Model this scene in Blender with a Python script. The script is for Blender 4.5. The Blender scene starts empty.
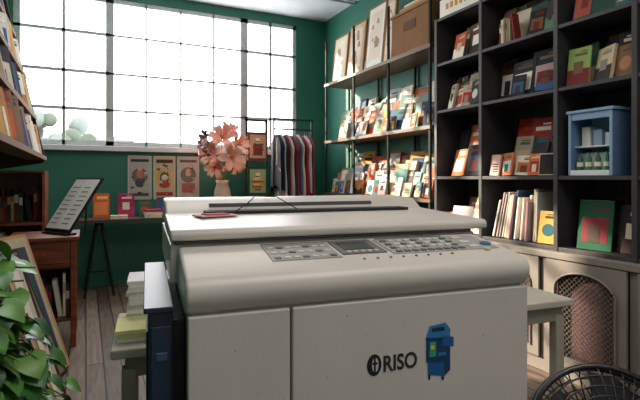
import bpy, math, random
from mathutils import Matrix, Vector
R=random.Random(7)
sc=bpy.context.scene
def C(h):
    h=h.lstrip('#'); o=[]
    for i in (0,2,4):
        c=int(h[i:i+2],16)/255
        o.append(c/12.92 if c<=.04045 else ((c+.055)/1.055)**2.4)
    return (*o,1.0)
# ---------- materials ----------
def newmat(name):
    m=bpy.data.materials.new(name); m.use_nodes=True
    nt=m.node_tree; b=nt.nodes['Principled BSDF']; return m,nt,b
def vmat(name,rough,metal=0,spec=.5,var=.12,scale=9):
    m,nt,b=newmat(name)
    a=nt.nodes.new('ShaderNodeAttribute'); a.attribute_name='Col'
    tc=nt.nodes.new('ShaderNodeTexCoord'); n=nt.nodes.new('ShaderNodeTexNoise'); n.inputs['Scale'].default_value=scale; n.inputs['Detail'].default_value=5
    mr=nt.nodes.new('ShaderNodeMapRange'); mr.inputs['From Min'].default_value=.25; mr.inputs['From Max'].default_value=.75
    mr.inputs['To Min'].default_value=1-var; mr.inputs['To Max'].default_value=1+var*.5
    mx=nt.nodes.new('ShaderNodeVectorMath'); mx.operation='SCALE'
    nt.links.new(tc.outputs['Object'],n.inputs['Vector']); nt.links.new(n.outputs['Fac'],mr.inputs['Value'])
    nt.links.new(a.outputs['Color'],mx.inputs[0]); nt.links.new(mr.outputs['Result'],mx.inputs['Scale'])
    nt.links.new(mx.outputs['Vector'],b.inputs['Base Color'])
    b.inputs['Roughness'].default_value=rough; b.inputs['Metallic'].default_value=metal
    b.inputs['Specular IOR Level'].default_value=spec
    return m
MATTE=vmat('matte_surface',.75,spec=.3); GLOSS=vmat('satin_surface',.35,var=.06); METAL=vmat('metal_surface',.35,1)
PLASTIC=vmat('machine_plastic',.38,var=.08,scale=5)
def noise_mat(name,c1,c2,rough=.8,scale=3,bump=.1,stretch=(1,1,1)):
    m,nt,b=newmat(name)
    tc=nt.nodes.new('ShaderNodeTexCoord'); mp=nt.nodes.new('ShaderNodeMapping'); mp.inputs['Scale'].default_value=stretch
    n=nt.nodes.new('ShaderNodeTexNoise'); n.inputs['Scale'].default_value=scale; n.inputs['Detail'].default_value=8
    r=nt.nodes.new('ShaderNodeValToRGB'); r.color_ramp.elements[0].position=.3; r.color_ramp.elements[1].position=.7
    r.color_ramp.elements[0].color=c1; r.color_ramp.elements[1].color=c2
    bp=nt.nodes.new('ShaderNodeBump'); bp.inputs['Strength'].default_value=bump; bp.inputs['Distance'].default_value=.02
    l=nt.links.new
    l(tc.outputs['Object'],mp.inputs[0]); l(mp.outputs[0],n.inputs['Vector']); l(n.outputs['Fac'],r.inputs[0]); l(r.outputs[0],b.inputs['Base Color'])
    l(n.outputs['Fac'],bp.inputs['Height']); l(bp.outputs[0],b.inputs['Normal']); b.inputs['Roughness'].default_value=rough
    return m
WALL=noise_mat('green_wall_paint',C('226654'),C('2b725f'),.55,2,.1)
WHITEW=noise_mat('white_frame_paint',C('d4d7da'),C('e6e8ea'),.5,5,.05)
FRAMEW=noise_mat('window_frame_paint',C('b4b8b8'),C('c8cccc'),.5,5,.05)
CEIL=noise_mat('peeling_ceiling',C('c6cace'),C('e6e8ea'),.9,1.6,.4)
WOODR=noise_mat('red_brown_wood',C('5a2c18'),C('8a4a2c'),.4,3,.05,(1,1,8))
WOODB=noise_mat('brown_wood',C('4a3826'),C('6e563c'),.5,3,.05,(8,1,8))
BLACKW=noise_mat('charcoal_shelf_paint',C('2c2b2d'),C('3c3a3c'),.5,4,.05)
TAUPE=noise_mat('taupe_cabinet_paint',C('726a63'),C('847c73'),.6,4,.08)
def floor_mat():
    m,nt,b=newmat('floor_boards'); l=nt.links.new
    tc=nt.nodes.new('ShaderNodeTexCoord'); mp=nt.nodes.new('ShaderNodeMapping'); mp.inputs['Rotation'].default_value=(0,0,math.pi/2)
    br=nt.nodes.new('ShaderNodeTexBrick'); br.inputs['Scale'].default_value=1; br.inputs['Brick Width'].default_value=2.2; br.inputs['Row Height'].default_value=.1
    br.inputs['Mortar Size'].default_value=.005; br.inputs['Color1'].default_value=C('7a685a'); br.inputs['Color2'].default_value=C('584a3e'); br.inputs['Mortar'].default_value=C('14110f')
    n=nt.nodes.new('ShaderNodeTexNoise'); n.inputs['Scale'].default_value=6; n.inputs['Detail'].default_value=8
    mp2=nt.nodes.new('ShaderNodeMapping'); mp2.inputs['Scale'].default_value=(8,.7,1)
    mr=nt.nodes.new('ShaderNodeMapRange'); mr.inputs['From Min'].default_value=.3; mr.inputs['From Max'].default_value=.7; mr.inputs['To Min'].default_value=.6; mr.inputs['To Max'].default_value=1.25
    mx=nt.nodes.new('ShaderNodeVectorMath'); mx.operation='SCALE'
    l(tc.outputs['Object'],mp.inputs[0]); l(mp.outputs[0],br.inputs['Vector']); l(tc.outputs['Object'],mp2.inputs[0]); l(mp2.outputs[0],n.inputs['Vector'])
    l(n.outputs['Fac'],mr.inputs['Value']); l(br.outputs['Color'],mx.inputs[0]); l(mr.outputs['Result'],mx.inputs['Scale']); l(mx.outputs[0],b.inputs['Base Color'])
    b.inputs['Roughness'].default_value=.5; b.inputs['Specular IOR Level'].default_value=.3
    return m
FLOOR=floor_mat()
# ---------- mesh builder ----------
I4=Matrix.Identity(4)
T=lambda x,y,z: Matrix.Translation((x,y,z))
def RX(a): return Matrix.Rotation(a,4,'X')
def RY(a): return Matrix.Rotation(a,4,'Y')
def RZ(a): return Matrix.Rotation(a,4,'Z')
class MB:
    def __init__(s): s.v=[];s.f=[];s.c=[];s.m=[];s.sm=[];s.M=I4
    def add(s,vs,fs,col,mi=0,smooth=False,M=None):
        A=s.M@M if M is not None else s.M
        b=len(s.v); s.v+=[A@Vector(p) for p in vs]
        for f in fs: s.f.append([i+b for i in f]); s.c.append(col); s.m.append(mi); s.sm.append(smooth)
    def box(s,x0,x1,y0,y1,z0,z1,col=(1,1,1,1),mi=0,M=None):
        vs=[(x0,y0,z0),(x1,y0,z0),(x1,y1,z0),(x0,y1,z0),(x0,y0,z1),(x1,y0,z1),(x1,y1,z1),(x0,y1,z1)]
        s.add(vs,[(0,3,2,1),(4,5,6,7),(0,1,5,4),(1,2,6,5),(2,3,7,6),(3,0,4,7)],col,mi,False,M)
    def poly(s,pts,col,mi=0,M=None): s.add(pts,[tuple(range(len(pts)))],col,mi,False,M)
    def prism(s,prof,x0,x1,col,mi=0,M=None):  # prof (y,z) extruded along x
        n=len(prof); vs=[(x0,y,z) for y,z in prof]+[(x1,y,z) for y,z in prof]
        fs=[tuple(range(n)),tuple(range(2*n-1,n-1,-1))]+[(i,i+n,(i+1)%n+n,(i+1)%n) for i in range(n)]
        s.add(vs,fs,col,mi,False,M)
    def rings(s,rings,col,mi=0,M=None,cap=True,closed=False,smooth=True):
        n=len(rings[0]); vs=[p for r in rings for p in r]; fs=[]
        k=len(rings)
        for i in range(k if closed else k-1):
            a=i*n; b=((i+1)%k)*n
            for j in range(n): fs.append((a+j,a+(j+1)%n,b+(j+1)%n,b+j))
        s.add(vs,fs,col,mi,smooth,M)
        if cap and not closed:
            s.add(rings[0],[tuple(range(n-1,-1,-1))],col,mi,False,M); s.add(rings[-1],[tuple(range(n))],col,mi,False,M)
    def lathe(s,prof,col,mi=0,seg=20,M=None):
        s.rings([[(r*math.cos(2*math.pi*j/seg),r*math.sin(2*math.pi*j/seg),z) for j in range(seg)] for r,z in prof],col,mi,M)
    def tube(s,pts,r,col,mi=0,seg=8,closed=False,M=None):
        pts=[Vector(p) for p in pts]; rg=[]; n=len(pts)
        for i,p in enumerate(pts):
            if closed: d=pts[(i+1)%n]-pts[i-1]
            else: d=pts[min(i+1,n-1)]-pts[max(i-1,0)]
            d.normalize(); up=Vector((0,0,1)) if abs(d.z)<.9 else Vector((0,1,0))
            a=d.cross(up).normalized(); b=a.cross(d).normalized()
            rr=r[i] if isinstance(r,(list,tuple)) else r
            rg.append([tuple(p+a*rr*math.cos(2*math.pi*j/seg)-b*rr*math.sin(2*math.pi*j/seg)) for j in range(seg)])
        s.rings(rg,col,mi,M,closed=closed)
    def blob(s,c,r,col,mi=0,seg=12,sq=1.0):
        rg=[]
        for i in range(9):
            t=math.pi*(i+.15)/8.3; rr=r*math.sin(t); rg.append([(c[0]+rr*math.cos(2*math.pi*j/seg),c[1]+rr*math.sin(2*math.pi*j/seg),c[2]-r*sq*math.cos(t)) for j in range(seg)])
        s.rings(rg,col,mi)
    def obj(s,name,mats,parent=None,bevel=0,seg=2,loc=None,rot=None):
        me=bpy.data.meshes.new(name); me.from_pydata([tuple(p) for p in s.v],[],s.f)
        for m in (mats if isinstance(mats,(list,tuple)) else [mats]): me.materials.append(m)
        ca=me.color_attributes.new('Col','FLOAT_COLOR','CORNER')
        for p in me.polygons:
            p.material_index=s.m[p.index]; p.use_smooth=s.sm[p.index] or bevel>0
            for li in p.loop_indices: ca.data[li].color=s.c[p.index]
        me.update()
        o=bpy.data.objects.new(name,me); sc.collection.objects.link(o)
        if bevel:
            b=o.modifiers.new('bevel','BEVEL'); b.width=bevel; b.segments=seg; b.limit_method='ANGLE'; b.harden_normals=True
        if parent: o.parent=parent
        if loc: o.location=loc
        if rot: o.rotation_euler=rot
        return o
def empty(name,loc=(0,0,0),rz=0):
    e=bpy.data.objects.new(name,None); e.empty_display_size=.1; sc.collection.objects.link(e); e.location=loc; e.rotation_euler=(0,0,rz); return e
W1=(1,1,1,1)
# ---------- room ----------
XL,XR,YB,YF,H=-.75,2.85,5.7,-1.3,3.23
b=MB(); b.box(XL-.1,XR+.1,YF-.1,YB+.1,-.1,0); b.obj('floor',FLOOR)
b=MB(); b.box(XL-.1,XR+.1,YF-.1,YB+.1,H,H+.1); b.obj('ceiling',CEIL)
b=MB(); b.box(XL-.1,XL,YF-.1,YB+.1,0,H); b.obj('wall_left',WALL)
b=MB(); b.box(XR,XR+.1,YF-.1,YB+.1,0,H); b.obj('wall_right',WALL)
b=MB(); b.box(XL,XR,YF-.1,YF,0,H); b.obj('wall_front',CEIL)
wx0,wx1,wz0,wz1=-.66,2.44,1.5,3.12
b=MB(); b.box(XL,XR,YB,YB+.1,0,wz0); b.box(XL,XR,YB,YB+.1,wz1,H); b.box(XL,wx0,YB,YB+.1,wz0,wz1); b.box(wx1,XR,YB,YB+.1,wz0,wz1); b.obj('wall_back',WALL)
b=MB(); b.box(XL,XR-.02,YB-.02,YB,0,.14); b.obj('baseboard_back',WALL)
b=MB(); b.box(wx0-.08,wx1+.06,YB-.07,YB+.06,wz0-.05,wz0+.005); b.obj('trim_1',WHITEW,bevel=.005)
b=MB(); y0,y1=YB+.01,YB+.05
def vbar(x,w): b.box(x-w/2,x+w/2,y0,y1,wz0,wz1)
def hbar(z,xa,xb,w): b.box(xa,xb,y0,y1,z-w/2,z+w/2)
for x,w in ((wx0+.03,.06),(.235,.08),(1.75,.09),(wx1-.02,.05)): vbar(x,w)
hbar(wz0+.03,wx0,wx1,.06); hbar(wz1-.025,wx0,wx1,.05)
for z in (1.9,2.3,2.72):
    hbar(z,wx0,.235,.032); hbar(z,1.75,wx1,.032); hbar(z,.235,1.75,.02)
for x,w in ((-.21,.03),(.61,.018),(.99,.018),(1.37,.018),(2.09,.03)): vbar(x,w)
b.obj('window_1',FRAMEW)
# exterior
b=MB(); b.box(-7,2,24,28,-3,2.9,C('6c6e70')); b.box(-7.1,2.1,23.9,28.1,2.9,3.05,C('7a7c7e')); b.obj('exterior_building',MATTE)
b=MB(); b.tube([(-1.6,17,-3),(-1.5,17,0),(-1.4,17,2.2)],[.25,.2,.12],C('6a6258'))
for i in range(70): b.blob((-1.5+R.uniform(-1.6,1.6),17+R.uniform(-1,1),2.2+R.uniform(-1.1,.9)),R.uniform(.12,.36),C(R.choice(['464e42','5c645e','3e463a'])))
b.obj('exterior_tree',MATTE)
b=MB(); b.tube([(XL,4.9,H-.02),(XR,4.9,H-.02)],.014,C('b8bcc0')); b.obj('electrical_conduit',MATTE)
# ---------- books ----------
PAL=['d8c8a8','c0542c','24222a','a02c28','e0d8c8','d09c4c','2e6068','b07a5a','7a2c30','dccfb8','3a4658','c0ac88','cc683c','4a7a58','e4ded2','b89898','302824','a89878','7a5236','c4c8c2','345888','c8a898']
DARK=['1e1c20','2a2420','3a2c24','24222a','4a3026','1c2430','5b4530','7a5e40','3a3230','a08460','6a2420','20402e']
MUTE=['d0c0a0','7a5e42','3a3230','a88c64','988870','5b4530','b8a890','4a3c34','a0523a','d8ccb8','404850','7a2c28','e4dccc','8a8478','2c5a48','24222a']
def art(mb,w,h,M,pal,R):
    e=.0012; c2=C(R.choice(pal+PAL)); c3=C(R.choice(pal+MUTE)); k=R.random()
    def rc(x0,x1,z0,z1,c,d=e): mb.poly([(x1,d,z0),(x0,d,z0),(x0,d,z1),(x1,d,z1)],c,0,M)
    if k<.4: rc(-w*.38,w*.38,h*.15,h*.65,c2); rc(-w*.15,w*.2,h*.15,h*.5,c3,e*2)
    elif k<.5:
        n=14; mb.poly([(-math.cos(2*math.pi*i/n)*w*.32,e,h*.42+math.sin(2*math.pi*i/n)*w*.32) for i in range(n)],c2,0,M)
    elif k<.8: rc(-w*.5,w*.5,0,h*.42,c2); rc(-w*.2,w*.22,h*.3,h*.62,c3,e*2)
    elif k<.9: rc(-w*.46,w*.46,h*.04,h*.96,c2); rc(-w*.3,w*.1,h*.3,h*.8,c3,e*2)
    else:
        for i in range(4): rc(-w*.4,w*.4-R.random()*w*.3,h*(.15+i*.12),h*(.21+i*.12),c2)
    if k<.9: rc(-w*.36,w*(.36-R.random()*.3),h*.78,h*.85,c3,e); rc(-w*.36,w*(.2-R.random()*.3),h*.88,h*.91,c3,e)
def facebook(mb,x,y,z,w,h,t,col,R,lean=.18,yaw=0,pal=PAL,roll=0):
    M=T(x,y,z)@RZ(yaw)@RX(lean)@RY(roll)
    mb.box(-w/2,w/2,-t,0,0,h,col,0,M); mb.box(-w/2+.002,w/2-.001,-t*.85,-t*.15,.002,h+.0008,C('e9e2d2'),0,M)
    art(mb,w,h,M,pal,R)
def faces_row(mb,L,R,y=-.06,hs=(.2,.28),ws=(.12,.18),gap=.01,pal=PAL,lean=.2,yaw=.25,prob=1,bias=0,x=.01,roll=.02):
    while True:
        w=R.uniform(*ws)
        if x+w>L: break
        if R.random()<prob: facebook(mb,x+w/2,y+R.uniform(-.01,.01),.005,w,R.uniform(*hs),R.uniform(.006,.03),C(R.choice(pal)),R,lean+R.uniform(-.05,.05),bias+R.uniform(-yaw,yaw),pal,R.uniform(-roll,roll))
        x+=w+R.uniform(-1.5,1)*gap
def spines_row(mb,x0,L,R,y=-.03,hs=(.16,.25),ts=(.01,.035),pal=PAL,d=.15):
    x=x0
    while True:
        t=R.uniform(*ts)
        if x+t>L: break
        h=R.uniform(*hs); c=C(R.choice(pal)); dd=d*R.uniform(.8,1.05); yy=y-R.uniform(0,.02)
        if R.random()<.15 and x+t+.05<L:
            mb.box(0,t,yy-dd,yy,.004,h,c,0,T(x+.0,0,0)@RY(.15)); x+=t+.04
        else:
            mb.box(x,x+t-.0012,yy-dd,yy,.002,h,c)
            mb.poly([(x+t-.003,yy+.0008,h*.55),(x+.002,yy+.0008,h*.55),(x+.002,yy+.0008,h*.8),(x+t-.003,yy+.0008,h*.8)],C(R.choice(PAL)))
            x+=t
def flatstack(mb,x,y,z,R,n=5,w=.16,d=.2,pal=PAL):
    for i in range(n):
        t=R.uniform(.008,.03); M=T(x,y,z)@RZ(R.uniform(-.12,.12)); mb.box(-w/2,w/2,-d/2,d/2,0,t,C(R.choice(pal)),0,M); z+=t+.0005
    return z
def right(y,z,x=2.5): return T(x,y,z)@RZ(math.pi/2)
# ---------- bookcase right ----------
BX0,BX1=2.5,2.84
b=MB(); ys=[.9,1.49,1.945,2.55,3.03]
b.box(BX1-.012,BX1,ys[0],ys[-1],.73,2.42)
for y in ys: b.box(BX0,BX1-.012,y-.014,y+.014,.73,2.42)
for i in range(4):
    a,c=ys[i]+.014,ys[i+1]-.014
    for z in (.73,1.15,1.67,2.04,2.395): b.box(BX0+.004,BX1-.012,a,c,z,z+.022)
BC=b.obj('bookcase',BLACKW,bevel=.002)
Z=lambda i:(.753,1.173,1.693,2.063)[i]
def row(i,j,fn):
    mb=MB(); mb.M=right(ys[i]+.02,Z(j)); fn(mb,ys[i+1]-ys[i]-.04); mb.obj('shelf_books',MATTE,BC)
WARM=['b8502c','d8c8a8','983028','e4ded2','c4683c','e0d8c8','6a2c30','a82c28']
row(3,3,lambda m,L:(faces_row(m,L,R,-.14,(.26,.3),yaw=.1,pal=MUTE),faces_row(m,L*.97,R,-.05,(.2,.26),yaw=.2,pal=MUTE+WARM)))
row(3,2,lambda m,L:(spines_row(m,.0,L,R,-.15,(.22,.29),pal=MUTE),faces_row(m,L*.97,R,-.09,(.2,.26),(.1,.13),yaw=.3,pal=MUTE),faces_row(m,L*.97,R,-.03,(.14,.2),(.08,.12),yaw=.35,pal=MUTE+WARM,roll=.08)))
row(3,1,lambda m,L:(faces_row(m,L,R,-.13,(.3,.4),(.13,.16),pal=WARM+DARK),faces_row(m,L,R,-.05,(.2,.27),pal=DARK+WARM)))
row(3,0,lambda m,L:(faces_row(m,L,R,-.14,(.24,.3),(.14,.18)),faces_row(m,L,R,-.03,(.14,.2),(.1,.13),pal=['e4d9c0','d9a24c','c8502c','ece6da'])))
row(2,3,lambda m,L:(faces_row(m,L,R,-.16,(.27,.31),(.14,.18),pal=DARK+MUTE),faces_row(m,L*.97,R,-.1,(.22,.28),(.11,.15),pal=MUTE,yaw=.25),spines_row(m,.3,.45,R,-.02,(.14,.22),pal=MUTE,d=.07),faces_row(m,.3,R,-.03,(.15,.22),(.09,.13),pal=DARK,yaw=.3),faces_row(m,L*.98,R,-.03,(.14,.2),(.09,.12),pal=PAL,x=.46)))
row(2,2,lambda m,L:(faces_row(m,L,R,-.15,(.26,.31),(.12,.16),pal=DARK+MUTE,yaw=.12),faces_row(m,L*.97,R,-.07,(.23,.29),(.14,.2),pal=['1e1c20','2a2420','4a3026','1c2430','c0b090','5b4530'],yaw=.18,roll=.06),faces_row(m,L*.97,R,-.02,(.12,.17),(.09,.12),pal=DARK+['c8b8a0'],yaw=.2,prob=.4)))
row(2,1,lambda m,L:(faces_row(m,L*.97,R,-.15,(.32,.42),(.13,.17),pal=WARM),faces_row(m,L*.97,R,-.1,(.22,.3),(.11,.14),pal=WARM+MUTE,yaw=.3),faces_row(m,L*.97,R,-.03,(.12,.2),(.09,.13),pal=['e8e0d0','c4683c','d8b0a0','b89898','d8c8a8','983028'],yaw=.3,roll=.06,prob=.9)))
def tilted(m,L):
    faces_row(m,.2,R,-.03,(.18,.22),(.12,.15),pal=['d46a3c','e8e0d0','d9a24c'])
    x=.16
    for i in range(17):
        c=C(R.choice(['e4ded2','e0d8c8','d0c0a0','b89898','7a5236','c4c8c2','c4683c','c9984c','345070','a8a098'])); t=R.uniform(.005,.014)
        m.box(0,t,-.22,-.02-R.random()*.07,.004,R.uniform(.24,.34),c,0,T(x,0,0)@RY(-.03-.014*i)); x+=t+.0115
row(2,0,lambda m,L:(tilted(m,L),faces_row(m,.16,R,-.24,(.26,.3),(.12,.15),pal=MUTE)))
row(1,3,lambda m,L:(faces_row(m,L,R,-.18,(.27,.31),pal=MUTE),faces_row(m,L*.97,R,-.11,(.2,.27),(.12,.16),yaw=.3,pal=MUTE),faces_row(m,L*.97,R,-.03,(.12,.19),(.09,.13),yaw=.3,pal=MUTE+PAL,roll=.08)))
def r12(m,L):
    faces_row(m,L*.97,R,-.18,(.26,.32),(.13,.16),pal=MUTE); faces_row(m,L*.97,R,-.11,(.22,.28),(.1,.14),pal=MUTE,yaw=.3,roll=.05)
    facebook(m,L*.78,-.04,.003,.13,.22,.01,C('8fae64'),R,.15,.1,['a0be74','80a05c']); facebook(m,L*.45,-.05,.003,.12,.2,.02,C('c8b898'),R,.25,-.3,MUTE,.08); facebook(m,L*.16,-.05,.003,.12,.18,.02,C('7a5e42'),R,.2,-.2,MUTE)
row(1,2,r12)
row(1,1,lambda m,L:(faces_row(m,.12,R,-.2,(.2,.3),(.08,.1),pal=DARK)))
def r10(m,L):
    facebook(m,L*.58,-.06,.003,.19,.28,.012,C('1c5238'),R,.15,.1,['236044','1c5238']); facebook(m,L*.15,-.1,.003,.14,.26,.012,C('24222a'),R,.15,0,DARK); faces_row(m,L,R,-.18,(.24,.32),pal=DARK)
row(1,0,r10)
for j in (0,1,2,3): row(0,j,lambda m,L:(faces_row(m,L,R,-.14,pal=MUTE),faces_row(m,L,R,-.05,(.15,.22),pal=MUTE+PAL)))
b=MB(); b.box(2.52,2.535,2.45,3.0,2.42,2.56,C('e6e2da')); b.box(2.535,2.6,2.5,2.53,2.42,2.5,C('888888')); 
for i in range(9): b.box(2.518,2.52,2.5+i*.05,2.53+i*.05,2.47,2.515,C('c09040'))
b.obj('shop_sign',MATTE)
# blue display box with bottles
e=empty('blue_display_box')
b=MB(); bl=C('5f7ea4'); b2=C('88a6c4'); bx0,bx1,by0,by1,bz0,bz1=2.53,2.72,1.62,1.88,1.174,1.53
b.box(bx0,bx1,by0,by0+.016,bz0,bz1,bl); b.box(bx0,bx1,by1-.016,by1,bz0,bz1,bl)
b.box(bx0-.01,bx1,by0-.01,by1+.01,bz1,bz1+.016,b2); b.box(bx0-.006,bx1,by0+.016,by1-.016,bz0,bz0+.03,C('dce4e8'))
b.box(bx1-.008,bx1,by0+.016,by1-.016,bz0+.03,bz1,C('b4c8d4')); b.box(bx0,bx0+.01,by0+.016,by1-.016,bz1-.04,bz1,b2)
b.box(bx0-.004,bx0+.002,by0,by0+.016,bz0,bz1,b2);b.box(bx0-.004,bx0+.002,by1-.016,by1,bz0,bz1,b2)
b.box(bx0+.03,bx1-.01,by0+.016,by1-.016,bz0+.16,bz0+.168,C('dce4e8'))
for i in range(3): b.box(bx0+.06,bx0+.14,by0+.03+i*.07,by0+.08+i*.07,bz0+.169,bz0+.24+.02*i,C(['c8d4dc','8aa4bc','e0e0d8'][i]))
b.obj('box_frame',MATTE,e,bevel=.002)
b=MB()
for i in range(4):
    b.lathe([(.017,0),(.017,.065),(.007,.085),(.007,.1)],C('1f5a3c') if i%2 else C('2c7048'),0,12,T(2.56,1.67+i*.053,bz0+.031)); b.lathe([(.0175,.02),(.0175,.045)],C('d8d8c0'),0,12,T(2.56,1.67+i*.053,bz0+.031))
b.box(2.6,2.7,1.65,1.85,bz0+.031,bz0+.13,C('c0c8cc'))
b.obj('bottles',GLOSS,e)
# low cabinet with arched lattice doors
e=empty('lattice_door_cabinet'); cx=2.47
b=MB(); b.box(cx-.02,2.84,.9,3.03,.69,.728); b.box(cx,2.84,.9,.93,0,.69); b.box(cx,2.84,3.0,3.03,0,.69); b.box(2.82,2.84,.93,3.0,0,.69); b.box(cx,2.82,.93,3.0,0,.08)
for y in (1.45,1.975,2.5): b.box(cx,2.82,y,y+.045,.08,.69)
b.obj('carcass',TAUPE,e,bevel=.004)
b=MB(); lt=MB()
def door(y0,y1):
    z0,z1=.085,.685; m=.055; a0,a1=y0+m,y1-m; r=(a1-a0)/2; yc=(a0+a1)/2; rz=.11; zs=z1-m-rz; xf,xb=cx-.018,cx-.002
    n=16; arc=[(yc+r*math.cos(math.pi*i/n),zs+rz*math.sin(math.pi*i/n)) for i in range(n+1)]
    b.box(xf,xb,y0,a0,z0,z1); b.box(xf,xb,a1,y1,z0,z1); b.box(xf,xb,a0,a1,z0,z0+m)
    for i in range(n):
        p,q=arc[i],arc[i+1]
        vs=[(xf,p[0],p[1]),(xf,q[0],q[1]),(xf,q[0],z1),(xf,p[0],z1),(xb,p[0],p[1]),(xb,q[0],q[1]),(xb,q[0],z1),(xb,p[0],z1)]
        b.add(vs,[(0,3,2,1),(4,5,6,7),(0,1,5,4),(3,7,6,2)],W1)
    b.tube([(xf-.003,a0,z0+m),(xf-.003,a0,zs)]+[(xf-.003,p[0],p[1]) for p in arc[::-1]]+[(xf-.003,a1,z0+m)],.006,W1)
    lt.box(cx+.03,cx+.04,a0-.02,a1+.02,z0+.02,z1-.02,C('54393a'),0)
    def top(y): 
        k=(y-yc)/r; return zs+rz*math.sqrt(max(0,1-k*k))
    s=.03
    for sg in (1,-1):
        for k in range(-30,40):
            pts=[]
            for i in range(41):
                y=a0+(a1-a0)*i/40; z=z0+m+k*s+sg*(y-a0)
                if z0+m<=z<=top(y): pts.append((cx-.008,y,z))
            if len(pts)>1: lt.tube([pts[0],pts[-1]],.0016,C('7a7268'),0,4)
for a,c in ((.935,1.445),(1.5,1.97),(2.025,2.495),(2.55,2.995)): door(a,c)
b.obj('doors',TAUPE,e); lt.obj('lattice',MATTE,e)
# ---------- middle wall shelving ----------
b=MB(); SY0,SY1=3.1,5.02
for z in (.5,.96,1.56,2.22): b.box(2.5,2.84,SY0,SY1,z,z+.03)
for y in (3.12,3.72,4.36,5.0):
    b.box(2.51,2.53,y-.01,y+.01,0,2.75,C('222222'),1); b.box(2.815,2.835,y-.01,y+.01,0,2.75,C('222222'),1)
SH=b.obj('storage_shelving',[WOODB,MATTE])
SP=['d8d0c0','b8502c','2e6a70','c9984c','e4ded2','a87252','24222a','74a098','c0c8cc','986248','d0c0a0','7a5e46','345070','7a9888','b89898','a8a090','d8d0c0','5a4a44','8a8a84']
m=MB(); m.M=right(SY0+.03,1.592); faces_row(m,1.84,R,-.22,(.38,.5),(.16,.24),pal=SP,yaw=.35); faces_row(m,1.84,R,-.15,(.28,.36),(.13,.18),pal=SP,yaw=.35,roll=.05); faces_row(m,1.84,R,-.09,(.2,.27),(.1,.15),pal=SP,yaw=.35,roll=.05); faces_row(m,1.84,R,-.03,(.12,.18),(.08,.12),pal=SP,yaw=.3,prob=.7); m.obj('shelf_books',MATTE,SH)
m=MB(); m.M=right(SY0+.03,.992); faces_row(m,1.84,R,-.22,(.38,.48),(.16,.22),pal=SP,yaw=.3); faces_row(m,1.84,R,-.15,(.28,.34),(.12,.16),pal=SP,yaw=.35,roll=.05); faces_row(m,1.84,R,-.09,(.2,.26),(.1,.14),pal=SP,yaw=.3,roll=.05); faces_row(m,1.84,R,-.03,(.12,.18),(.08,.12),pal=['e8e0d0','ece6da','d8c8a8','c4683c','2e6a70','b0a898'],yaw=.3,prob=.8); m.obj('shelf_books',MATTE,SH)
m=MB(); m.M=right(SY0+.03,.532); faces_row(m,1.84,R,-.12,(.2,.3),pal=SP); m.obj('shelf_books',MATTE,SH)
m=MB(); m.M=right(SY0,2.252)
for x,w,h,c in ((1.68,.32,.52,'d8c8b0'),(1.32,.34,.56,'c8b090'),(.95,.32,.64,'e0dcd4'),(.7,.16,.66,'c8b8a4')):
    M=T(x,-.06,.003)@RX(.1); m.box(-w/2,w/2,-.02,0,0,h,C('8a6238'),0,M); m.poly([(w/2-.02,.001,.02),(-w/2+.02,.001,.02),(-w/2+.02,.001,h-.02),(w/2-.02,.001,h-.02)],C(c),0,M)
    m.poly([(w*.32,.002,h*.12),(-w*.32,.002,h*.12),(-w*.32,.002,h*.88),(w*.32,.002,h*.88)],C('d8ccbc'),0,M)
    for q_ in range(9): 
        xx=R.uniform(-w*.2,w*.2); zz=h*R.uniform(.2,.75); ww=w*R.uniform(.04,.12); m.poly([(xx+ww,.0025+q_*.0002,zz),(xx-ww,.0025+q_*.0002,zz),(xx-ww*.6,.0025+q_*.0002,zz+ww*2),(xx+ww*.5,.0025+q_*.0002,zz+ww*2.2)],C(R.choice(['b07a5a','9a8a7a','c89a80','8a8070','a88870'])),0,M)
m.obj('framed_print',MATTE,SH)
m=MB(); m.M=right(SY0,2.252)
m.box(.04,.58,-.31,-.03,.0,.36,C('7a5432')); m.box(.03,.59,-.32,-.02,.36,.385,C('8a6440')); m.box(.03,.59,-.32,-.02,.0,.02,C('8a6440')); m.box(.22,.4,-.031,-.026,.2,.28,C('5a3c24')); m.box(.1,.5,-.26,-.06,.386,.43,C('a88862')); m.box(.13,.46,-.24,-.08,.431,.46,C('d0c4ae'))
m.obj('storage_carton',MATTE,SH,bevel=.003)
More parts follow.
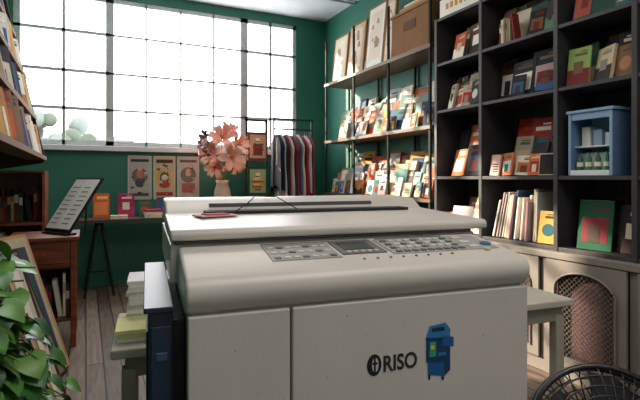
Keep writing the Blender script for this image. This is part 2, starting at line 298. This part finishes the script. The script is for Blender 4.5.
# ---------- clothes rack ----------
e=empty('clothes_rack'); b=MB(); k=C('1a1a1c'); ry=5.32
for x in (1.99,2.48): b.tube([(x,ry,.05),(x,ry,1.86)],.012,k); b.tube([(x,ry-.22,.03),(x,ry+.22,.03)],.012,k); b.tube([(x,ry,.03),(x,ry,.06)],.012,k)
b.tube([(1.97,ry,1.86),(2.5,ry,1.86)],.012,k); b.tube([(1.99,ry,1.74),(2.48,ry,1.74)],.01,k); b.tube([(1.99,ry,.2),(2.48,ry,.2)],.01,k)
b.obj('rail_frame',GLOSS,e)
b=MB(); cols=['7c7e84','2a3048','d8d4cc','30323a','a03440','e0d8cc','2c3444','c03c44','5a6880','dccfb8','26283a','b03440','e8e4dc','34508a','cc3a3c']
for i,c in enumerate(cols):
    x=2.012+i*.031; rg=[]; zt=1.68-R.random()*.015; L=R.uniform(.55,.85); ph=R.uniform(0,6); wd=R.uniform(.17,.21); tw=R.uniform(-.2,.2)
    for j in range(16):
        q=j/15
        half=(.03+(wd-.03)*min(1,(q/.14))**.7) if q<.14 else wd*(1-.1*math.sin(min(1,(q-.14)*2)*math.pi))+.02*q; th=.007+.007*q
        z=zt-q*L; r_=[]
        for n in range(28):
            a=2*math.pi*n/28; yy=half*math.cos(a); zz=z-(.05*(abs(yy)/wd)**2 if q<.3 else .05*(abs(yy)/wd)**2)
            xx=th*math.sin(a)+.007*q*math.sin(yy*55+ph)+.004*math.sin(yy*23+ph*2)+math.sin(tw)*yy*.2
            r_.append((x+xx,ry+yy,zz))
        rg.append(r_)
    b.rings(rg,C(c)); b.tube([(x,ry,zt-.01),(x,ry,zt+.045),(x,ry+.012,zt+.065)],.003,C('a0a0a0'),0,6)
b.obj('hanging_garments',MATTE,e)
# ---------- frame display stand ----------
b=MB(); b.box(1.65,1.672,5.33,5.37,0,1.84,C('1d2a24')); b.box(1.895,1.917,5.33,5.37,0,1.84,C('1d2a24')); b.box(1.65,1.917,5.33,5.37,1.82,1.84,C('1d2a24')); b.box(1.65,1.917,5.22,5.48,0,.03,C('1d2a24'))
for z,c1,c2,c3 in ((1.36,'6a3a30','c09880','7a3028'),(.96,'2c4a3c','98a878','c8a050'),(.55,'3a3030','c0b0a0','506070')):
    b.box(1.665,1.905,5.3,5.33,z,z+.33,C(c1)); b.box(1.69,1.88,5.296,5.3,z+.03,z+.3,C(c2))
    b.box(1.73,1.84,5.293,5.296,z+.06,z+.2,C(c3)); b.box(1.76,1.81,5.292,5.296,z+.2,z+.26,C('e8d8c0'))
    for i in range(6): b.box(1.7+R.random()*.08,1.79+R.random()*.07,5.291,5.2925,z+.06+i*.03,z+.075+i*.03,C(R.choice(['8a4030','e0c8a0','405a48','6a3a30'])))
b.obj('picture_display_stand',MATTE)
# ---------- back table ----------
b=MB(); b.box(-.06,1.56,5.1,5.6,.725,.755,C('4a4038'))
for x in (.12,1.35):
    for yy,s in ((5.15,-1),(5.55,1)):
        b.tube([(x-.02,yy,.725),(x-.13,yy,.0)],.012,k); b.tube([(x+.02,yy,.725),(x+.13,yy,.0)],.012,k)
    b.tube([(x,5.15,.71),(x,5.55,.71)],.012,k); b.tube([(x-.09,5.15,.25),(x-.09,5.55,.25)],.008,k); b.tube([(x-.09,5.15,.25),(x+.09,5.15,.25)],.008,k)
b.obj('trestle_table',MATTE)
def Back(x,y,z): return T(x,y,z)@RZ(math.pi)
b=MB(); b.M=Back(.14,5.33,.757)@RX(.15); b.box(-.075,.075,-.02,0,0,.25,C('d4622c')); b.box(-.06,.06,0,.001,.03,.16,C('e88850')); b.box(-.06,.04,0,.001,.19,.22,C('f0c890')); b.obj('orange_book',MATTE)
m=MB(); m.M=Back(.38,5.4,.757); facebook(m,0,0,.001,.16,.24,.02,C('a02c58'),R,.15,0,['c03868','d8a0a8']); facebook(m,-.18,.05,.001,.12,.16,.02,C('3a6a5a'),R,.15,0); facebook(m,-.38,.02,.001,.15,.2,.02,C('c03050'),R,.15,0); m.obj('magenta_books',MATTE)
m=MB(); flatstack(m,.3,5.19,.756,R,2,.16,.12,pal=MUTE); flatstack(m,.62,5.19,.756,R,3,.16,.12,pal=['c03050','e8e0d0','a03868']); flatstack(m,.9,5.19,.756,R,2,.16,.12); m.obj('leaflet_stack',MATTE)
def poster(x0,x1,z0,z1,bg,kind):
    b=MB(); y=YB-.012; b.box(x0,x1,y,YB-.001,z0,z1,C('c4c1b8')); b.box(x0+.012,x1-.012,y-.001,y,z0+.012,z1-.012,C(bg)); xc=(x0+x1)/2; zc=(z0+z1)/2
    def disc(zc,r,c,d,n=24,sx=1): b.poly([(xc+sx*r*math.cos(2*math.pi*i/n),y-d,zc+r*math.sin(2*math.pi*i/n)) for i in range(n)],C(c))
    if kind==0:
        disc(zc+.02,.085,'6a6a68',.002); disc(zc+.04,.05,'b87868',.003,sx=.7); disc(zc-.06,.05,'4a4a4c',.003); disc(zc+.1,.025,'c8a898',.004); b.box(x0+.03,x1-.03,y-.002,y,z1-.07,z1-.04,C('3a3a3c')); b.box(x0+.03,x1-.03,y-.002,y,z0+.04,z0+.07,C('4a4a4c'))
    elif kind==1:
        disc(zc,.09,'d0a850',.002); disc(zc,.065,'3c5a60',.003,sx=.8); disc(zc,.035,'d8c8a0',.004); disc(zc-.08,.04,'b04838',.004,sx=1.5); b.box(x0+.03,x1-.03,y-.002,y,z1-.08,z1-.04,C('4a3a38')); b.box(x0+.03,x1-.03,y-.002,y,z0+.04,z0+.08,C('a03830'))
    else:
        disc(zc+.03,.09,'7a7068',.002); disc(zc+.06,.045,'c8a898',.003,sx=.8); b.box(x0+.05,x1-.05,y-.003,y,z0+.07,z0+.18,C('b06860')); b.box(x0+.03,x1-.03,y-.002,y,z1-.07,z1-.04,C('6a5a58'))
    for i in range(14):
        xx=R.uniform(x0+.03,x1-.07); zz=R.uniform(z0+.05,z1-.1); b.box(xx,xx+R.uniform(.01,.04),y-.0045,y-.004,zz,zz+R.uniform(.006,.03),C(R.choice(['5a504c','a89888','885048','707880','c0b4a4'])))
    b.obj('wall_poster',MATTE)
poster(.415,.665,.92,1.41,'aeaca6',0); poster(.685,.925,.92,1.41,'c0b08c',1); poster(.945,1.195,.92,1.41,'bcb4aa',2)
# ---------- flowers ----------
e=empty('lily_vase',(-.035,-.12,0)); b=MB()
b.lathe([(.06,0),(.08,.05),(.095,.16),(.085,.27),(.06,.34),(.075,.38),(.065,.38),(.05,.34)],C('c8b8a0'),0,24,T(1.38,5.32,.756)); b.obj('vase',GLOSS,e)
PETAL=vmat('petal_surface',.6,var=.15)
_b=PETAL.node_tree.nodes['Principled BSDF']; _b.inputs['Subsurface Weight'].default_value=.3; _b.inputs['Subsurface Radius'].default_value=(.05,.02,.015)
b=MB(); pc=['f4b8a4','eca48e','fac8b4','e49484']
def lily(P,D,s,c):
    D=Vector(D).normalized(); q=D.to_track_quat('Z','Y').to_matrix().to_4x4()
    for i in range(6):
        M=T(*P)@q@RZ(i*math.pi/3+R.uniform(-.1,.1)); vs=[];fs=[]; kk=R.uniform(.85,1.15)
        for j in range(9):
            t=j/8; r=s*kk*(.05+1.1*math.sin(t*1.45)); z=s*(.75*math.sin(t*2.5)); w=s*.31*math.sin(math.pi*(t*.93+.06))**.7
            vs+=[(r,-w,z+.06*s),(r,0,z-.03*s),(r,w,z+.06*s)]
        for j in range(8):
            a=j*3; fs+=[(a,a+3,a+4,a+1),(a+1,a+4,a+5,a+2)]
        b.add(vs,fs,C(R.choice(c)),0,True,M)
    for i in range(4): b.tube([(0,0,0),(.15*s*math.cos(i*1.6),.15*s*math.sin(i*1.6),s*.8)],.003,C('a85028'),0,5,M=T(*P)@q)
for P,D,s in (((1.35,5.22,1.57),(-.3,-1,.5),.14),((1.49,5.2,1.5),(.5,-1,.3),.13),((1.25,5.2,1.43),(-.8,-1,.1),.13),((1.42,5.14,1.38),(.1,-1,-.1),.14),((1.49,5.26,1.32),(.5,-.9,-.2),.11),((1.45,5.28,1.65),(.2,-.6,1),.11),((1.28,5.2,1.28),(-.6,-1,-.3),.11)):
    lily(P,D,s,pc); b.tube([(1.38,5.32,1.05),((1.38+P[0])/2,5.3,1.25),P],.005,C('4a6a3a'),0,6)
for P,D,s in (((1.17,5.22,1.52),(-1,-1,.5),.07),((1.18,5.22,1.6),(-1,-1,.3),.06),((1.18,5.2,1.4),(-1,-1,0),.06)): lily(P,D,s,['7a5a70','6a4860']); b.tube([(1.38,5.32,1.1),P],.004,C('4a6a3a'),0,6)
b.obj('lilies',PETAL,e)
# ---------- left: wooden side table ----------
e=empty('wooden_side_table'); b=MB()
x0,x1,y0,y1=-.46,-.06,3.7,4.15
b.box(x0-.02,x1+.02,y0-.02,y1+.02,.735,.76)
for x in (x0,x1-.035):
    for y in (y0,y1-.035): b.box(x,x+.035,y,y+.035,0,.735)
b.box(x0+.035,x1-.035,y0+.008,y0+.02,.55,.735); b.box(x0+.035,x1-.035,y1-.02,y1-.01,.2,.735); b.box(x1-.025,x1-.01,y0+.035,y1-.035,.2,.735); b.box(x0+.01,x0+.025,y0+.035,y1-.035,.2,.735); b.box(x0+.01,x1-.01,y0+.01,y1-.01,.18,.2); b.box(x0+.026,x1-.026,y0+.02,y1-.021,.54,.55)
b.box(x0+.06,x1-.06,y0-.002,y0+.01,.58,.71)
b.obj('table_body',WOODR,e,bevel=.004)
b=MB(); b.lathe([(.006,0),(.012,.015),(.008,.022)],C('b89040'),0,12,T(-.26,y0-.002,.64)@RX(math.pi/2)); b.obj('knob',METAL,e)
b=MB(); b.M=Back(x1-.04,y0+.05,.201); spines_row(b,0,.31,R,0,(.2,.3),pal=DARK+MUTE,d=.18); b.obj('stored_books',MATTE,e)
b=MB(); LM=RX(-.6)@T(0,0,.015)
b.M=T(-.19,3.88,.762)@RZ(-1.0)
b.box(-.16,.16,-.012,0,0,.46,C('1c1c1e'),0,LM); b.box(-.14,-.003,-.02,-.012,.02,.44,C('d8d8d4'),0,LM); b.box(.003,.14,-.02,-.012,.02,.44,C('e4e4e0'),0,LM)
b.box(-.15,.15,-.02,.06,0,.012,C('1c1c1e')); b.tube([(0,.22,.0),(0,.24,.36)],.006,C('1c1c1e'))
for i in range(9):
    for x in (-.12,.02): b.box(x,x+.1-R.random()*.03,-.0212,-.02,.06+i*.038,.068+i*.038,C('8a8a8a'),0,LM)
b.obj('magazine_easel',MATTE)
b=MB(); b.box(-.72,-.3,4.5,4.9,0,.03); b.box(-.72,-.7,4.5,4.9,.03,1.22);b.box(-.32,-.3,4.5,4.9,.03,1.22)
for z in (.4,.78,1.2): b.box(-.7,-.32,4.5,4.9,z,z+.02)
b.box(-.7,-.32,4.88,4.9,.03,1.2)
SU=b.obj('wooden_shelf_unit',WOODR)
m=MB(); m.M=Back(-.34,4.62,.802); spines_row(m,0,.34,R,-.0,(.2,.32),pal=DARK+['8a4a2c','c8b8a0']); m.M=Back(-.34,4.62,.422); spines_row(m,0,.34,R,0,(.2,.3)); m.obj('shelf_books',MATTE,SU)
# ---------- left: slanted wall print rack ----------
e=empty('magazine_rack'); b=MB()
tiers=[(-.31,1.3),(-.38,1.62),(-.45,1.94),(-.52,2.26),(-.58,2.58)]
ry0,ry1=2.0,4.42
for x,z in tiers:
    b.box(x-.1,x+.02,ry0,ry1,z,z+.012,C('5a4028')); b.box(x+.02,x+.028,ry0,ry1,z,z+.03,C('7a5838'))
pts=[(-.735,1.2),(-.31,1.28),(-.29,1.31),(-.58,2.66),(-.735,2.9)]; y=ry1-.02; n=5
vs=[(p,y,z) for p,z in pts]+[(p,y+.02,z) for p,z in pts]
b.add(vs,[tuple(range(n)),tuple(range(2*n-1,n-1,-1))]+[(i,(i+1)%n,(i+1)%n+n,i+n) for i in range(n)],C('3a2c22'))
for y in (ry0,3.2): b.box(-.735,-.7,y,y+.02,1.2,2.9,C('3a2c22'))
b.box(-.74,-.73,ry0,ry1,1.2,2.9,C('201c18'))
b.obj('rack_frame',MATTE,e)
m=MB()
for x,z in tiers:
    m.M=T(x+.012,ry1-.03,z+.013)@RZ(-math.pi/2)
    faces_row(m,ry1-ry0-.04,R,-.045,(.26,.31),(.17,.22),gap=-.02,pal=['e4e0d8','d0c8b8','3a3840','c8885a','ece6da','8a6a54','c8ccd0','d9b46a','345a80','a03430','f0ece4'],lean=.2,yaw=.05,bias=-.45)
m.obj('magazines',MATTE,e)
# prints leaning on floor
b=MB()
for i in range(10):
    M=T(-.17+.012*(i%3),3.36-.13*i,0.006)@RZ(-math.pi/2-.45+.12*R.uniform(-1,1))@RX(.36+.02*R.uniform(-1,1)); w=.24+.04*R.random(); h=R.uniform(.7,.86)
    b.box(-w/2,w/2,-.02,0,.0,h,C(['3a2820','b08a5c','1e1a18','6a4a30','c8c0b0'][i%5]),0,M)
    b.box(-w/2+.02,w/2-.02,0,.002,.02,h-.02,C(['c8c0b0','b8a890','7a6a58','b09a80','d0c8ba'][i%5]),0,M); b.box(-w/2+.05,w/2-.05,.002,.003,.08,h-.08,C(R.choice(PAL)),0,M); b.box(-w/2+.08,w/2-.1,.003,.004,.2,h-.3,C(R.choice(MUTE)),0,M)
b.obj('leaning_picture_frames',MATTE)
# ---------- pothos ----------
e=empty('potted_pothos',(0,0,0)); b=MB(); px_,py_=-.38,1.56
b.lathe([(.13,0),(.14,.02),(.02,.04),(.02,.5),(.15,.52),(.15,.54)],C('3a2a20'),0,20,T(px_,py_,0)); b.lathe([(.09,.542),(.13,.74),(.14,.76),(.12,.76),(.11,.72)],C('8a4a34'),0,24,T(px_,py_,0)); b.lathe([(.11,.70),(.11,.735)],C('2a1c14'),0,20,T(px_,py_,0)); b.obj('pot_and_stand',MATTE,e)
LEAF=vmat('leaf_surface',.4,var=.3,scale=14)
b=MB()
def leaf(P,D,s,c,roll=0):
    q=Vector(D).normalized().to_track_quat('Y','Z').to_matrix().to_4x4(); M=T(*P)@q@RY(roll); vs=[];fs=[]
    st=[(-.12,.34,.0),(0,.46,0),(.18,.56,.02),(.4,.52,.02),(.65,.36,-.03),(.85,.17,-.1),(1,.01,-.18)]
    for i,(t,w,z) in enumerate(st):
        yc=t if i else 0.03
        vs+=[(-w*s,t*s,(z+.14*w)*s),(-w*.5*s,(t+yc)/2*s,(z+.09*w)*s),(0,yc*s,z*s),(w*.5*s,(t+yc)/2*s,(z+.09*w)*s),(w*s,t*s,(z+.14*w)*s)]
    for i in range(6):
        for j in range(4): a=i*5+j; fs.append((a,a+1,a+6,a+5))
    b.add(vs,fs,c,0,True,M)
greens=['3f7a34','2f6228','5a9440','6a9a44','28522a','4a8838']
def vine(pts,n,s0,spread=.05):
    P=[Vector(p) for p in pts]; b.tube(P,.003,C('4a7030'),0,6)
    for i in range(n):
        t=(i+.5)/n*(len(P)-1); k=min(int(t),len(P)-2); p=P[k].lerp(P[k+1],t-k)
        a=R.uniform(-2.6,.9); D=Vector((math.cos(a),math.sin(a),R.uniform(-.8,.3)))
        q=p+D*R.uniform(.03,.03+spread); b.tube([p,(p+q)/2+Vector((0,0,.01)),q],.002,C('5a8438'),0,5)
        leaf(q,D+Vector((0,0,-.4)),s0*R.uniform(.7,1.2),C(R.choice(greens)),R.uniform(-.5,.5))
O=Vector((px_,py_,.74))
for i in range(30):
    a=R.uniform(-2.0,2.0); r=R.uniform(.1,.26); up=R.uniform(.08,.42)
    vine([O,O+Vector((r*.4*math.cos(a),r*.4*math.sin(a),up)),O+Vector((r*math.cos(a),r*math.sin(a),up*.9))],3,.07)
for i in range(34):
    a=R.uniform(-1.6,1.6); r=R.uniform(.14,.25); d=R.uniform(.2,.6)
    vine([O,O+Vector((r*.7*math.cos(a),r*.7*math.sin(a),.05)),O+Vector((r*math.cos(a),r*math.sin(a),-.12)),O+Vector((r*1.35*math.cos(a),r*1.35*math.sin(a),-d))],9,.062)
b.obj('foliage',LEAF,e)
# ---------- work table behind machine ----------
MR=-math.radians(6.2); ML=(.154,.826,0)
e=empty('work_table',ML,MR); b=MB(); tc=C('c4bdb0')
b.box(-.17,1.70,.76,1.2,.6,.63,tc); b.box(-.13,1.66,.79,1.17,.53,.6,C('a09a8c'))
for x in (-.14,1.62):
    for y in (.785,1.13): b.box(x,x+.045,y,y+.045,0,.56,C('aca698'))
b.obj('table_top_and_legs',MATTE,e,bevel=.006)
e=empty('notebook_stack',ML,MR); b=MB()
for i,(c) in enumerate(('e8e8e0','d0d890','eaeaa8')): b.box(-.155,-.02,.82,.98,.632+i*.013,.644+i*.013,C(c),0,T(-.003*i,0,0))
b.obj('notebooks',MATTE,e)
e=empty('paper_stack',ML,MR); b=MB(); z=.632
for i in range(11):
    t=R.uniform(.008,.02); M=T(-.03,1.09,z)@RZ(R.uniform(-.08,.08)); b.box(-.1,.07,-.09,.09,0,t,C(R.choice(['f8f6f0','e4e2dc','dcdcdc','f0e8e0'])),0,M); z+=t+.001
b.obj('paper_reams',MATTE,e)
# ---------- duplicator machine ----------
e=empty('duplicator_machine',ML,MR); P1=C('cdc6c0'); P2=C('bab3ac'); DK=C('16181c')
b=MB(); b.box(.003,.717,.012,.72,.04,.93,P2)
b.box(.03,.69,.05,.68,0,.04,DK); b.obj('cabinet_body',PLASTIC,e,bevel=.006)
b=MB(); b.box(0,.1795,-.004,.012,.06,.925,P1); b.box(.1835,.72,-.004,.012,.06,.925,P1); b.obj('front_panels',PLASTIC,e,bevel=.004,seg=3)
b=MB(); prof=[(.012,.925),(-.002,.936),(-.009,.95),(-.01,.965),(-.004,.98),(.01,.99),(.2,1.018),(.2,.925)]
b.prism(prof,-.004,.724,P1); b.obj('control_panel_housing',PLASTIC,e,bevel=.008,seg=3)
b=MB(); b.box(-.02,.735,.2,.735,.94,1.022,P1); b.box(-.01,.72,.19,.72,1.022,1.03,C('3a3a3c')); b.obj('scanner_bed',PLASTIC,e,bevel=.01,seg=3)
b=MB(); b.prism([(.185,1.03),(.183,1.045),(.19,1.053),(.5,1.066),(.5,1.03)],-.02,.765,P1); b.obj('platen_cover',PLASTIC,e,bevel=.006,seg=3)
b=MB(); b.prism([(.5,1.03),(.5,1.06),(.56,1.095),(.72,1.1),(.735,1.03)],-.018,.77,P1); b.obj('document_feeder',PLASTIC,e,bevel=.007,seg=3)
b=MB(); b.box(.08,.68,.44,.5,1.06,1.072,C('2a2c30')); b.box(.1,.6,.53,.55,1.07,1.088,C('5a5c60'))
b.tube([(.14,.42,1.064),(.2,.5,1.088),(.24,.58,1.106),(.3,.56,1.104),(.34,.46,1.07)],.0015,DK)
b.obj('feeder_trim',MATTE,e)
b=MB(); M=T(.1,.4,1.064)@RZ(.3); b.box(-.05,.05,-.03,.03,0,.003,C('d8a0a0'),0,M); b.box(-.03,.03,-.02,.02,.003,.006,C('b04858'),0,M); b.obj('leaflet',MATTE,e)
ang=math.atan(.1443)
b=MB(); b.M=T(0,.006,.9905)@RX(ang)
def pl(x0,x1,y0,y1,h,c): b.box(x0,x1,y0,y1,-.004,h,C(c))
pl(.165,.31,.06,.17,.0012,'989692'); pl(.318,.42,.075,.17,.002,'6c6c6a'); pl(.33,.4,.1,.155,.003,'343a38'); pl(.43,.7,.06,.17,.0012,'a8a6a2')
for i in range(7):
    for j in range(3): pl(.172+i*.0195,.185+i*.0195,.068+j*.034,.078+j*.034,.003,'c8c6c2' if (i+j)%3 else '585858')
for i in range(5): pl(.33+i*.016,.34+i*.016,.081,.09,.004,'c8c6c2')
for i in range(9):
    for j in range(4): pl(.44+i*.02,.453+i*.02,.066+j*.026,.076+j*.026,.004,'d4d2ce' if (i*j)%4 else '6a6a6c')
for i in range(3): pl(.63,.655,.07+i*.035,.085+i*.035,.004,'d4d2ce')
pl(.165,.42,.174,.177,.001,'707070'); pl(.44,.62,.176,.18,.001,'707070')
for (x,c,r) in ((.685,'3a6888',.013),(.66,'c8c4a0',.007)): b.lathe([(r,0),(r,.005),(r*.7,.006)],C(c),0,16,T(x,.09 if r>.01 else .05,0))
for i in range(8): b.lathe([(.003,0),(.003,.002)],C('808080'),0,8,T(.35+i*.03,.04,0))
b.obj('control_buttons',GLOSS,e)
b=MB()
for x,z,r in ((.29,.9,.0013),(.41,.88,.001),(.6,.83,.0013),(.66,.9,.001),(.25,.79,.0013),(.08,.86,.0013),(.12,.78,.001),(.33,.86,.001),(.62,.77,.001),(.23,.85,.001)):
    b.poly([(x+r*math.cos(a*.8)*(1+.3*(a%2)),-.0043,z+r*math.sin(a*.8)) for a in range(8)],C('7a6c60'))
b.obj('scuff_marks',MATTE,e)
b=MB(); nv=C('1a2438'); b.box(-.062,-.02,.05,.5,.3,.93,nv); b.box(-.02,.002,.08,.46,.25,.9,DK); b.box(-.058,-.024,.046,.05,.74,.9,C('24344e')); b.box(-.05,-.03,.042,.046,.84,.855,C('3a5478')); b.box(-.066,-.062,.09,.46,.35,.88,C('26324a')); b.box(-.07,-.02,.04,.52,.925,.935,C('1c283c')); b.box(-.05,.0,.06,.45,.06,.3,DK)
b.obj('paper_feed_tray',PLASTIC,e,bevel=.004)
INK,nt_,bs_=newmat('logo_ink'); bs_.inputs['Base Color'].default_value=C('202124'); bs_.inputs['Roughness'].default_value=.5
c=bpy.data.curves.new('logo_text','FONT'); c.body='RISO'; c.size=.043; c.extrude=.0004; c.offset=.0009; c.materials.append(INK)
o=bpy.data.objects.new('logo_text',c); sc.collection.objects.link(o); o.parent=e; o.location=(.365,-.0046,.785); o.rotation_euler=(math.pi/2,0,0); o.scale=(.84,1,1)
b=MB(); n=24
def disc(xc,zc,rx,rz,c,y): b.poly([(xc+rx*math.cos(2*math.pi*i/n),y,zc+rz*math.sin(2*math.pi*i/n)) for i in range(n)],c)
disc(.347,.8,.0155,.021,C('202124'),-.0046); disc(.349,.8,.007,.014,P1,-.005); b.box(.346,.35,-.0054,-.005,.786,.815,C('202124')); b.box(.343,.354,-.0054,-.005,.801,.805,C('202124'))
b.obj('logo_mark',MATTE,e)
b=MB(); s1,s2,s3=C('1f5a94'),C('163e68'),C('2f7cb8'); yy=-.0048
def q(pts,c,d): b.poly([(x,yy-d,z) for x,z in pts],c)
q([(.466,.765),(.505,.757),(.505,.84),(.466,.845)],s1,0); q([(.505,.757),(.519,.768),(.519,.84),(.505,.84)],s2,0)
q([(.462,.79),(.512,.785),(.512,.835),(.462,.84)],s2,.0003); q([(.46,.835),(.516,.83),(.52,.85),(.508,.866),(.47,.862)],s3,.0003); q([(.475,.85),(.505,.85),(.505,.858),(.475,.858)],C('103050'),.0006)
q([(.5,.82),(.527,.815),(.527,.835),(.5,.84)],s1,.0004); q([(.47,.8),(.485,.8),(.485,.83),(.47,.83)],C('3aa088'),.0006); q([(.473,.815),(.481,.815),(.481,.823),(.473,.823)],C('e0d040'),.0009); q([(.49,.8),(.508,.8),(.508,.806),(.49,.806)],s3,.0006); q([(.467,.755),(.472,.755),(.472,.765),(.467,.765)],C('202030'),0); q([(.498,.75),(.504,.75),(.504,.757),(.498,.757)],C('202030'),0)
b.obj('sticker',MATTE,e)
# ---------- fan ----------
e=empty('pedestal_fan'); b=MB(); F=T(1.12,.72,.51)@RZ(-.55)@RX(-.5); bk=C('141416')
def circ(r,y,n=36): return [(r*math.cos(2*math.pi*i/n),y,r*math.sin(2*math.pi*i/n)) for i in range(n)]
for sg in (-1,1):
    for i in range(1,9):
        r=.19*i/8; b.tube(circ(r,sg*.055*math.sqrt(max(0,1-(r/.2)**2))),.0022 if i<8 else .008,bk,0,5,True,F)
    for i in range(40):
        a=2*math.pi*i/40; b.tube([(r*math.cos(a),sg*.055*math.sqrt(1-(r/.2)**2),r*math.sin(a)) for r in (.03,.09,.14,.17,.19)],.002,bk,0,4,False,F)
b.lathe([(.03,-.06),(.035,-.055),(.035,.0),(.05,.05),(.055,.13),(.03,.16)],bk,0,20,F@RX(-math.pi/2))
for i in range(5):
    M=F@RY(i*2*math.pi/5); b.add([(.03,.01,-.02),(.03,-.01,.02),(.16,-.02,.08),(.17,.0,.0),(.15,.02,-.06)],[(0,1,2,3,4)],C('26262a'),0,False,M)
cb=F@Vector((0,.1,0)); b.tube([cb,(cb.x,cb.y,.36),(cb.x,cb.y,.02)],.014,bk); b.lathe([(.15,0),(.15,.015),(.03,.03)],bk,0,28,T(cb.x,cb.y,0))
b.obj('fan_body',GLOSS,e)
# ---------- lights ----------
w=bpy.data.worlds.new('World'); sc.world=w; w.use_nodes=True; bg=w.node_tree.nodes['Background']; bg.inputs[0].default_value=(.97,.98,1,1); bg.inputs[1].default_value=7
def area(name,loc,rot,sx,sy,en,col=(1,1,1),portal=False):
    l=bpy.data.lights.new(name,'AREA'); l.shape='RECTANGLE'; l.size=sx; l.size_y=sy; l.energy=en; l.color=col
    if portal: l.cycles.is_portal=True
    o=bpy.data.objects.new(name,l); sc.collection.objects.link(o); o.location=loc; o.rotation_euler=rot; return o
area('window_portal',(.89,YB+.09,2.31),(-math.pi/2,0,0),3.1,1.62,1,portal=True)
area('overhead_fill',(1.0,.0,3.18),(0,0,0),1.6,1.4,42,(1,.91,.84))  # added fill above the camera to brighten the machine front, no real fixture
area('overhead_fill',(.9,3.3,3.18),(0,0,0),1.4,.8,26,(1,.94,.88))  # second added fill, lifts the middle of the room, no fixture modelled
s=bpy.data.lights.new('sun','SUN'); s.energy=14; s.angle=.02; s.color=(1,.86,.68); so=bpy.data.objects.new('sun',s); sc.collection.objects.link(so)
so.rotation_euler=Vector((1,-1.3,-.72)).to_track_quat('-Z','Y').to_euler()
# ---------- camera ----------
cam=bpy.data.cameras.new('camera'); cam.lens=27; cam.sensor_width=36; cam.shift_y=-22/640; cam.clip_start=.02
co=bpy.data.objects.new('camera',cam); sc.collection.objects.link(co); co.location=(0,0,1.16); co.rotation_euler=(math.pi/2,0,-math.radians(26)); sc.camera=co
sc.view_settings.view_transform='Standard'
